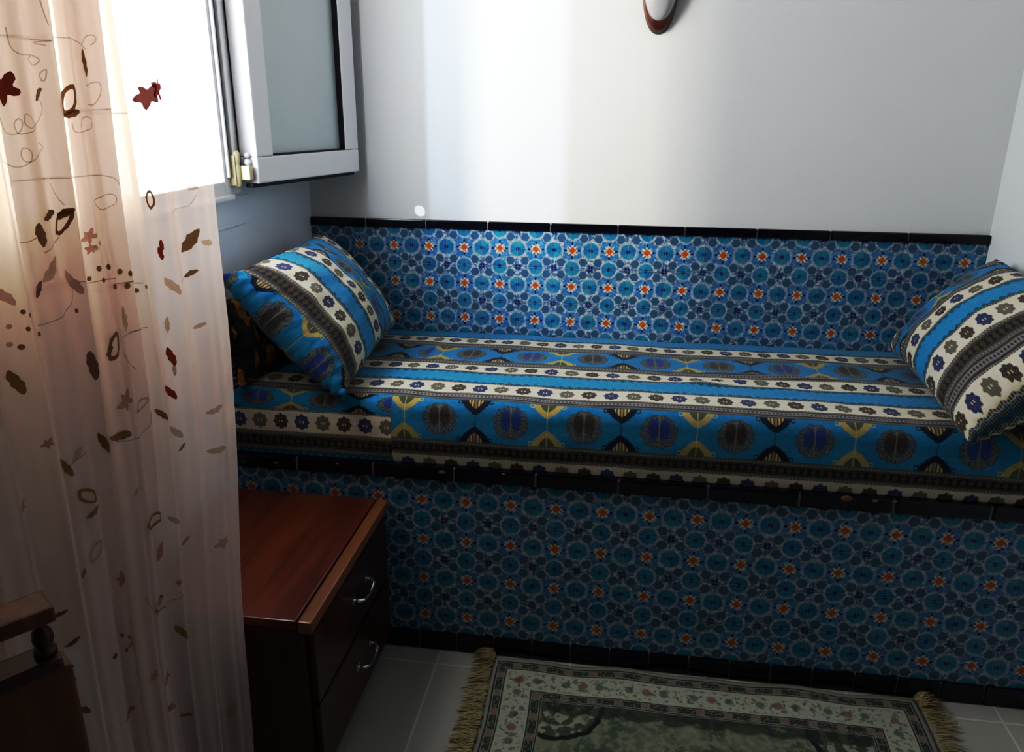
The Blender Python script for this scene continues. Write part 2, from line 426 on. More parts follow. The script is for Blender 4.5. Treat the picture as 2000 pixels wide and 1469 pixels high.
# fixed window frame on the inner face of the wall
win = thing('window_1', 'white plastic window frame set in the left wall', 'window', (0, WY1, WZ0))
win['kind'] = 'structure'
bm = bmesh.new()
def fr(y0, y1, z0, z1, x0=-.045, x1=.016): box(bm, x0, x1, y0, y1, z0, z1, bev=.003)
fr(WY1-.006, WY1+.078, WZ0-.022, WZ1+.04); fr(WY0-.055, WY0+.035, WZ0-.022, WZ1+.04)
fr(WY0+.035, WY1-.006, WZ0-.022, WZ0+.012); fr(WY0+.035, WY1-.006, WZ1-.03, WZ1+.04)
box(bm, .016, .024, WY1+.005, WY1+.012, WZ0+.02, WZ1, bev=.002); box(bm, .016, .024, WY1+.03, WY1+.044, WZ0+.02, WZ1, bev=.002)
box(bm, 0.0, .022, WY0-.06, WY1+.03, WZ0-.034, WZ0-.020, bev=.004)
link('window_frame', bm, M_pvc, win)
bm = bmesh.new(); box(bm, .016, .0195, WY1+.020, WY1+.0235, WZ0+.02, WZ1, bev=.001)
link('seal_groove', bm, M_gasket, win)

# open sash
SA = Vector((.07, -.475, 0)); SB = Vector((.176, -.045, 0)); sd = (SB-SA).normalized(); sw = (SB-SA).length
sn = Vector((-sd.y, sd.x, 0))          # towards the wall
S0, S1 = 1.137, 2.215
MS = Matrix(((sd.x, sn.x, 0, SA.x), (sd.y, sn.y, 0, SA.y), (0, 0, 1, 0), (0, 0, 0, 1)))   # local: x along, y toward wall
sash = thing('window_sash', 'white plastic window sash with frosted pane, swung open against the left wall', 'window sash', (SA.x, SA.y, S0))
fw = .062; th = .052
bm = bmesh.new()
box(bm, 0, sw, 0, th, S0, S0+fw, bev=.004, M=MS); box(bm, 0, sw, 0, th, S1-fw, S1, bev=.004, M=MS)
box(bm, 0, fw, 0, th, S0+fw, S1-fw, bev=.004, M=MS); box(bm, sw-fw, sw, 0, th, S0+fw, S1-fw, bev=.004, M=MS)
link('sash_frame', bm, M_pvc, sash)
bm = bmesh.new(); box(bm, fw-.006, sw-fw+.006, .020, .028, S0+fw-.006, S1-fw+.006, M=MS)
link('glass_pane', bm, M_frost, sash)
bm = bmesh.new(); g = .0025
box(bm, sw-fw-g, sw-fw+.0005, .004, .02, S0+fw, S1-fw, M=MS); box(bm, fw+.02, sw-fw-g, .004, .02, S0+fw-.0005, S0+fw+.004, M=MS)
link('pane_gasket', bm, M_gasket, sash)
bm = bmesh.new()
box(bm, -.014, sw-.016, .008, .03, S0-.009, S0+.001, bev=.003, M=MS)
link('bottom_strip', bm, M_gasket, sash)  # dark strip along the underside of the sash
bm = bmesh.new()
lathe(bm, [(.006, WZ0-.006), (.009, WZ0), (.009, WZ0+.045), (.007, WZ0+.05), (.009, WZ0+.055), (.009, WZ0+.075), (.005, WZ0+.08)], .030, -.502, 14)
box(bm, .016, .032, -.515, -.498, WZ0, WZ0+.07, bev=.002)
box(bm, .030, .060, -.500, -.480, WZ0+.012, WZ0+.045, bev=.003)
link('hinge', bm, M_hinge, sash)
bm = bmesh.new()
for z, r in ((S0+.02, .008), (S0+.035, .006), (S0+.05, .009), (S0+.066, .007)):
    bmesh.ops.create_icosphere(bm, subdivisions=2, radius=r, matrix=Matrix.Translation((.046, -.478, z)))
link('corner_bracket', bm, M_pvc, sash, True)

# ------------------------------------------------------------------ tiled dado on the back wall
def panel(bm, x0, x1, y, z0, z1, ou, oz, flip=False, mi=0):
    uvl = bm.loops.layers.uv.verify()
    vs = [bm.verts.new(p) for p in ((x0, y, z0), (x1, y, z0), (x1, y, z1), (x0, y, z1))]
    f = bm.faces.new(vs); f.material_index = mi
    for l in f.loops: l[uvl].uv = ((l.vert.co.x-ou)/T, (l.vert.co.z-oz)/T)
def border(bm, x0, cuts, x1, y0, y1, z0, z1, bev=.003):
    xs = [x0] + cuts + [x1]
    for a, b in zip(xs, xs[1:]): box(bm, a+.0016, b-.0016, y0, y1, z0, z1, 0, bev)
bm = bmesh.new(); panel(bm, 0, XR, -.008, .50, .973, 1.4*T, .9198)
structure(link('trim_2', bm, M_tile))
bm = bmesh.new()
border(bm, 0.0, [.174, .360, .546, .732, .928, 1.118, 1.318, 1.516, 1.722], XR, -.0145, -.001, .973, .998)
box(bm, 0, XR, -.011, -.0005, .974, .9955, 1)
structure(link('trim_3', bm, [M_black, M_grout]))

# ------------------------------------------------------------------ tiled bench
bench = thing('tiled_bench', 'built-in masonry bench faced with blue and orange flower tiles, spanning the alcove', 'bench', (XR/2, -D/2, 0))
bm = bmesh.new(); box(bm, 0.001, XR-.001, -D+.004, -.0095, .001, .484); box(bm, 0.001, XR-.001, -D+.057, -.0095, .484, .5185)
link('masonry_body', bm, M_grout, bench)
bm = bmesh.new(); panel(bm, 0.001, XR-.001, -D, .05, .484, .5002, .10146)
link('tiled_front', bm, M_tile, bench)
bm = bmesh.new()
cuts = [.196, .386, .582, .775, .965, 1.165, 1.363, 1.562, 1.760]
border(bm, .001, cuts, XR-.001, -D-.012, -D+.055, .482, .519, .006)
box(bm, .001, XR-.001, -D-.008, -D+.05, .484, .514, 1)
for x, z, r in ((.145, .500, .006), (.30, .509, .005), (.555, .506, .009), (.70, .512, .005), (1.46, .512, .013), (1.52, .511, .007), (1.56, .512, .006), (.06, .497, .005)):
    nv = bmesh.ops.create_icosphere(bm, subdivisions=2, radius=1)['verts']
    for v in nv:
        v.co = Vector((x + v.co.x*r*(1+.3*fb(v.co.x*3, v.co.y*3, x*50)), -D-.0115 + v.co.y*.0025, z + v.co.z*r*.55))
    for f in set(f for v in nv for f in v.link_faces): f.material_index = 2
link('edge_tiles', bm, [M_black, M_grout, M_nick], bench)
bm = bmesh.new()
xs = [.10*k+.015 for k in range(1, 19)]; xs = [.484 + .0965*k for k in range(-4, 15)]
border(bm, .001, [x for x in xs if .02 < x < XR-.02], XR-.001, -D-.008, -D+.004, .0015, .052, .002)
box(bm, .001, XR-.001, -D-.004, -D+.002, .002, .050, 1)
link('skirting_tiles', bm, [M_black, M_grout], bench)

# ------------------------------------------------------------------ mattress
mat = thing('seat_mattress', 'flat mattress in turquoise, cream and grey striped woven cover lying on the tiled bench', 'mattress', (XR/2, -.33, .515))
def mat_profile(n=120):
    # across: y from the wall to the front edge, then down; returns (y, z, v, nrm)
    pts = []; R = .038; yb, yf = -.012, -.668; zt = .678; zb = .5195
    Ltop = abs(yf + R - yb); La = R*PI/2; Ld = zt - R - zb
    tot = Ltop + La + Ld
    for i in range(n+1):
        v = tot*i/n
        if v < Ltop: y = yb - v; z = zt - .022*(1 - v/Ltop)**2; nr = (0, 1)
        elif v < Ltop + La:
            a = (v-Ltop)/R; y = yf + R - R*math.sin(a); z = zt - R + R*math.cos(a); nr = (-math.sin(a), math.cos(a))
        else:
            d = v - Ltop - La; y = yf - .006*math.sin(PI*d/Ld); z = zt - R - d; nr = (-1, 0)
        pts.append((y, z, v + .012, nr))
    return pts
def build_mat(name, x0, x1, material):
    bm = bmesh.new(); uvl = bm.loops.layers.uv.verify(); pr = mat_profile(); n = int((x1-x0)/.0085)
    grid = []
    for i in range(n+1):
        x = x0 + (x1-x0)*i/n; row = []
        for (y, z, v, nr) in pr:
            h = .004*fb(x, y+z, 0, 5) + .0022*fb(x, y*2, z*2, 16)
            # creases to the right of the middle
            h += .010*math.exp(-((y + .36 + .12*(x-1.4))/.018)**2)*math.exp(-((x-1.40)/.16)**2)
            h += .008*math.exp(-((y + .44 - .25*(x-1.15))/.016)**2)*math.exp(-((x-1.18)/.12)**2)
            h += .006*math.exp(-((y + .22)/.02)**2)*math.exp(-((x-1.52)/.08)**2)
            if z < .56: h *= max(0, (z-.5195)/.04)
            row.append(bm.verts.new((x, y + nr[0]*h, z + nr[1]*h)))
        grid.append(row)
    for i in range(n):
        for j in range(len(pr)-1):
            f = bm.faces.new((grid[i][j], grid[i][j+1], grid[i+1][j+1], grid[i+1][j])); f.smooth = True
            for l, (a, b) in zip(f.loops, ((i, j), (i, j+1), (i+1, j+1), (i+1, j))):
                l[uvl].uv = (x0 + (x1-x0)*a/n, pr[b][2])
    # bottom and back
    return link(name, bm, material, mat)
build_mat('cover', .433, XR-.008, M_mat)
build_mat('left_cover_panel', .008, .4325, M_matL)['label'] = 'left end of the cover, its stripes stepped lower at a seam'
bm = bmesh.new(); box(bm, .012, XR-.012, -.63, -.016, .521, .63)
link('foam_core', bm, M_grout, mat)

# ------------------------------------------------------------------ cushions
def cushion(name, BF, BB, TF, TB, thick, material, face, parent=None, n=44, zmin=.684, v0=0.0, wr=.006, seed=0.0, pin=.07, flipv=False, hang=False):
    BF, BB, TF, TB = map(Vector, (BF, BB, TF, TB))
    bm = bmesh.new(); uvl = bm.loops.layers.uv.verify()
    face = Vector(face).normalized(); w = (BB-BF).length; h = (TF-BF).length
    sides = {}
    for sgn in (1, -1):
        g = []
        for i in range(n+1):
            row = []
            a = math.sin((i/n - .5)*PI); a = .35*a + .65*(2*i/n-1)
            for j in range(n+1):
                b = math.sin((j/n - .5)*PI); b = .35*b + .65*(2*j/n-1)
                if sgn < 0 and (i in (0, n) or j in (0, n)): row.append(sides[1][i][j]); continue
                aa = a*(1 - pin*(1-b*b)); bb = b*(1 - pin*(1-a*a))
                s_ = (aa+1)/2; t_ = (bb+1)/2
                p = (BF*(1-s_)+BB*s_)*(1-t_) + (TF*(1-s_)+TB*s_)*t_
                e = max(0, (1-a*a)*(1-b*b))
                d = sgn*thick/2*e**.42
                d += wr*fb(a*2.2+seed, b*2.2, sgn, 1.6)*(e**.2) + wr*.5*fb(a*5+seed, b*5, sgn, 1.5)*e**.2
                edge = 1 - min(1, min(1-abs(a), 1-abs(b))*6)
                d += edge*.006*math.sin(14*(a*2+b*3)+seed)
                p = p + face*d
                if p.z < zmin and (p.y > -.672 or not hang): p.z = zmin + (p.z-zmin)*.03
                row.append(bm.verts.new(p))
            g.append(row)
        sides[sgn] = g
        for i in range(n):
            for j in range(n):
                q = [(i, j), (i+1, j), (i+1, j+1), (i, j+1)]
                if sgn < 0: q = q[::-1]
                try: f = bm.faces.new([g[x][y] for x, y in q])
                except ValueError: continue
                f.smooth = True
                for l, (x, y) in zip(f.loops, q):
                    A = .35*math.sin((x/n-.5)*PI) + .65*(2*x/n-1); B = .35*math.sin((y/n-.5)*PI) + .65*(2*y/n-1)
                    va = (A+1)/2*w
                    l[uvl].uv = ((B+1)/2*h*1.15, v0 + (w-va if flipv else va))
    return bm
bmp = cushion('p', (.335, -.715, .688), (.275, -.085, .688), (.085, -.735, .965), (.085, -.155, .972), .19, None, (.74, 0, .62), v0=.02)
loc = (.30, -.40, .684)
tag(link('striped_pillow', bmp, M_pilL, loc=loc, smooth=True), 'turquoise striped woven pillow leaning over the dark brown cushion by the window wall', 'pillow', 'striped pillows on the bench mattress')
bmp = cushion('p', (1.660, -.735, .680), (1.70, -.075, .688), (1.885, -.800, .935), (1.895, -.170, .958), .20, None, (-.72, 0, .66), v0=0.0, flipv=True, seed=3.0, hang=True, pin=.045)
for f in bmp.faces: pass
loc = (1.68, -.40, .684)
tag(link('striped_pillow', bmp, M_pilR, loc=loc, smooth=True), 'turquoise striped woven pillow propped against the right wall', 'pillow', 'striped pillows on the bench mattress')
bmp = cushion('p', (.078, -.70, .690), (.075, -.10, .690), (.032, -.68, .885), (.032, -.12, .885), .05, None, (.97, 0, .2), seed=5.0, pin=.03)
tag(link('dark_cushion', bmp, M_velour, loc=(.09, -.4, .684), smooth=True), 'dark brown cushion with orange flecks standing behind the left striped pillow', 'cushion')

# ------------------------------------------------------------------ chest of drawers
cx0, cx1, cy0, cy1, ct = .012, .415, -1.172, -.690, .428
ch = thing('drawer_chest', 'low red-brown wooden chest of drawers standing against the tiled bench', 'drawer chest', (.21, -.93, 0))
bm = bmesh.new(); box(bm, cx0, cx1-.012, cy0+.006, cy1-.004, .03, ct-.018, bev=.002)
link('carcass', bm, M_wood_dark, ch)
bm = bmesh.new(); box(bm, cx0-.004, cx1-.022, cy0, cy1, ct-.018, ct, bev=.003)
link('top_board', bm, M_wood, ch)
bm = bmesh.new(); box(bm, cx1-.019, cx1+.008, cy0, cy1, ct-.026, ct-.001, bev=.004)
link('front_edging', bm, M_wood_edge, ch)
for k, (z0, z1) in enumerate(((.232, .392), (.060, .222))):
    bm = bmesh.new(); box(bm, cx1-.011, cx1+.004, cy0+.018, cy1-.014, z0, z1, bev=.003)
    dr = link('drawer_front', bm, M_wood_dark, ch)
    bm = bmesh.new(); zc = (z0+z1)/2 + .01; yc = -.905; X = cx1+.004
    pts = [(X, yc-.042, zc), (X+.014, yc-.042, zc), (X+.021, yc-.034, zc-.002)] + [(X+.022, yc-.03+.06*i/8, zc-.003-.006*math.sin(PI*i/8)) for i in range(9)] + [(X+.021, yc+.034, zc-.002), (X+.014, yc+.042, zc), (X, yc+.042, zc)]
    tube(bm, pts, .0038)
    for yy in (yc-.042, yc+.042): box(bm, X, X+.0025, yy-.008, yy+.008, zc-.008, zc+.008, bev=.001)
    h = link('handle', bm, M_chrome, ch); h['label'] = 'chrome bow handle'
    mw = h.location.copy(); h.parent = dr; h.location = mw - dr.location
for (x, y) in ((cx0+.03, cy0+.035), (cx0+.03, cy1-.03), (cx1-.05, cy0+.035), (cx1-.05, cy1-.03)):
    bm = bmesh.new(); lathe(bm, [(.012, .001), (.018, .006), (.020, .032)], x, y, 14); link('foot', bm, M_wood_dark, ch)

# ------------------------------------------------------------------ wall lamp
sx, sz0, sz1 = 1.008, 1.503, 1.83
lamp = thing('wall_lamp', 'oval frosted glass wall lamp in a curved wooden holder high on the back wall', 'wall lamp', (sx, 0, sz0))
def lens(bm, zc, hz, hx, yb, dep, p=2.0, n=40, m=14, ex=.55, taper=0):
    rows = []
    for j in range(m+1):
        k = j/m; ring = []
        for i in range(n):
            a = 2*PI*i/n; rr = 1-k
            x = hx*rr*math.copysign(abs(math.cos(a))**(2/p), math.cos(a)); z = hz*rr*math.copysign(abs(math.sin(a))**(2/p), math.sin(a))
            y = yb - dep*(1-rr**2)**ex
            if j == m: continue
            ring.append(bm.verts.new((sx + x, y, zc + z)))
        rows.append(ring)
    tip = bm.verts.new((sx, yb-dep, zc))
    for a, b in zip(rows[:-2], rows[1:-1]):
        for i in range(n):
            bm.faces.new((a[i], b[i], b[(i+1) % n], a[(i+1) % n])).smooth = True
    for i in range(n): bm.faces.new((rows[-2][i], tip, rows[-2][(i+1) % n])).smooth = True
    bm.faces.new(rows[0])
zc = (sz0+sz1)/2
bm = bmesh.new(); lens(bm, zc, (sz1-sz0)/2, .050, -.002, .036, 2.3, ex=.35)
bmesh.ops.recalc_face_normals(bm, faces=bm.faces)
link('wooden_holder', bm, M_sconce, lamp)
bm = bmesh.new(); lens(bm, zc, (sz1-sz0)/2-.026, .0485, -.018, .046, 2.25, ex=.5)
bmesh.ops.recalc_face_normals(bm, faces=bm.faces)
link('glass_shade', bm, M_lampglass, lamp)

# ------------------------------------------------------------------ rug
RX, RY = .683, -.692
rug = thing('patterned_rug', 'cream and grey-green patterned rug lying on the floor in front of the tiled bench', 'rug', (RX+RW/2, RY-RH/2, 0))
bm = bmesh.new(); uvl = bm.loops.layers.uv.verify(); NX, NY = 120, 70; g = []
def rug_pt(u, v):
    x = RX + u; y = RY - v - .006*math.sin(u*17)*math.exp(-v*12) - .004*math.sin(u*31+1)*math.exp(-v*14)
    z = .005 + .004*(1+math.sin(u*17+.6))*math.exp(-v*10) + .002*fb(u*8, v*8)
    x += (-.012*v if u < .5 else .02*v)*0 + .004*math.sin(v*22)*(1 if u > .5 else -1)*abs(u-.5)
    return Vector((x, y, max(z, .004)))
for i in range(NX+1): g.append([bm.verts.new(rug_pt(RW*i/NX, RH*j/NY)) for j in range(NY+1)])
for i in range(NX):
    for j in range(NY):
        q = ((i, j), (i, j+1), (i+1, j+1), (i+1, j)); f = bm.faces.new([g[a][b] for a, b in q]); f.smooth = True
        for l, (a, b) in zip(f.loops, q): l[uvl].uv = (RW*a/NX, RH*b/NY)
r = bmesh.ops.extrude_face_region(bm, geom=list(bm.faces))
bmesh.ops.translate(bm, verts=[v for v in r['geom'] if isinstance(v, bmesh.types.BMVert)], vec=(0, 0, -.0025))
link('rug_pile', bm, M_rug, rug)
for side in (0, 1):
    bm = bmesh.new(); rnd = random.Random(3+side)
    for k in range(620):
        v = RH*rnd.random()
        tuft = k < 90
        if tuft: v = rnd.random()**2*.035
        p = rug_pt(0 if side == 0 else RW, v); sg = -1 if side == 0 else 1
        L = rnd.uniform(.035, .062); an = rnd.gauss(-.15, .28) + (.55 if tuft else 0)
        if side and not tuft: L *= 1.15
        w = .0011; pts = []; zz = p.z + .001
        for q in range(5):
            t = q/4
            x = p.x + sg*L*t*math.cos(an) + .003*math.sin(t*5+k); y = p.y + L*t*math.sin(an)
            z = max(.002, zz*(1-t) + .003 + .006*rnd.random() + (.014*math.sin(t*PI) if tuft else .003*math.sin(t*PI)))
            y = min(y, -D-.011)
            pts.append(Vector((x, y, z)))
        prev = None
        for q, c in enumerate(pts):
            a = bm.verts.new(c + Vector((0, w, 0))); b = bm.verts.new(c - Vector((0, w, -.0008)))
            if prev: bm.faces.new((prev[0], prev[1], b, a))
            prev = (a, b)
    fo = link('fringe', bm, M_fringe, rug); fo['kind'] = 'stuff'; fo['label'] = 'straw yellow fringe'

# ------------------------------------------------------------------ curtains
CZ0, CZ1 = .03, 2.34
FOLD = [(0, 0, -.006), (.42, .42, -.010), (.56, .285, .002), (.84, .575, .006), (.98, .430, .016), (1.56, 1.0, .024)]
def fold_at(S):
    for (a, t0, n0), (b, t1, n1) in zip(FOLD, FOLD[1:]):
        if S <= b: k = (S-a)/(b-a); return t0 + (t1-t0)*k, n0 + (n1-n0)*k
    return FOLD[-1][1], FOLD[-1][2]
FW = 1.56
FTAB = []
for i in range(1561):
    S = i/1000; q = [fold_at(min(FW, max(0, S + d_*.003))) for d_ in range(-5, 6)]
    FTAB.append((sum(a for a, b in q)/11, sum(b for a, b in q)/11))
def sheer_pt(s_, z):
    """s_: 0 at the right-hand hem, 1 at the far (left) end along the cloth; z height"""
    ax = .286 + .062*min(1, z/1.0)**.8 + .012*max(0, z-1.0) + .0035*math.sin(z*9+.5)
    A = Vector((ax, -1.2, z)); B = Vector((.14, -1.66, z)); d = (B-A); L = d.length; d.normalize(); n = Vector((-d.y, d.x, 0))
    if n.x < 0: n = -n
    S = min(FW, max(0, s_*FW)); t, no = FTAB[int(round(S*1000))]
    k = S*1000 - int(S*1000); i0 = int(S*1000); a = FTAB[i0]; b = FTAB[min(i0+1, 1560)]; t = a[0]*(1-k)+b[0]*k; no = a[1]*(1-k)+b[1]*k
    t += .012*math.sin(z*3.1)*min(1, S*3)
    off = .0065*math.sin(2*PI*(5.2*t + .10 + .1*z)) + .0035*math.sin(2*PI*(11*t + .3 + .16*z)) + .0016*math.sin(2*PI*(23*t + .5 - .2*z))
    return A + d*(t*L + .004*math.sin(2*PI*(9*t + .2))*min(1, S*8)) + n*(off*(min(1, S/.06)*.85 + .15) + no + .010*fb(t*3, z*1.2))
cur = thing('sheer_curtain', 'sheer off-white curtain embroidered with brown and red leaves, hanging by the window', 'curtain', (.25, -1.43, CZ0))
bm = bmesh.new(); uvl = bm.loops.layers.uv.verify(); NS, NZ = 420, 90; g = []
for i in range(NS+1): g.append([bm.verts.new(sheer_pt(i/NS, CZ0+(CZ1-CZ0)*j/NZ)) for j in range(NZ+1)])
for i in range(NS):
    for j in range(NZ):
        q = ((i, j), (i, j+1), (i+1, j+1), (i+1, j)); f = bm.faces.new([g[a][b] for a, b in q]); f.smooth = True
        for l, (a, b) in zip(f.loops, q): l[uvl].uv = (a/NS*.8, (CZ1-CZ0)*b/NZ)
M_sheer = mat_curtain('sheer_voile', (.82, .69, .66), .40, .45, (.92, .82, .78))
voile = link('voile', bm, M_sheer, cur)
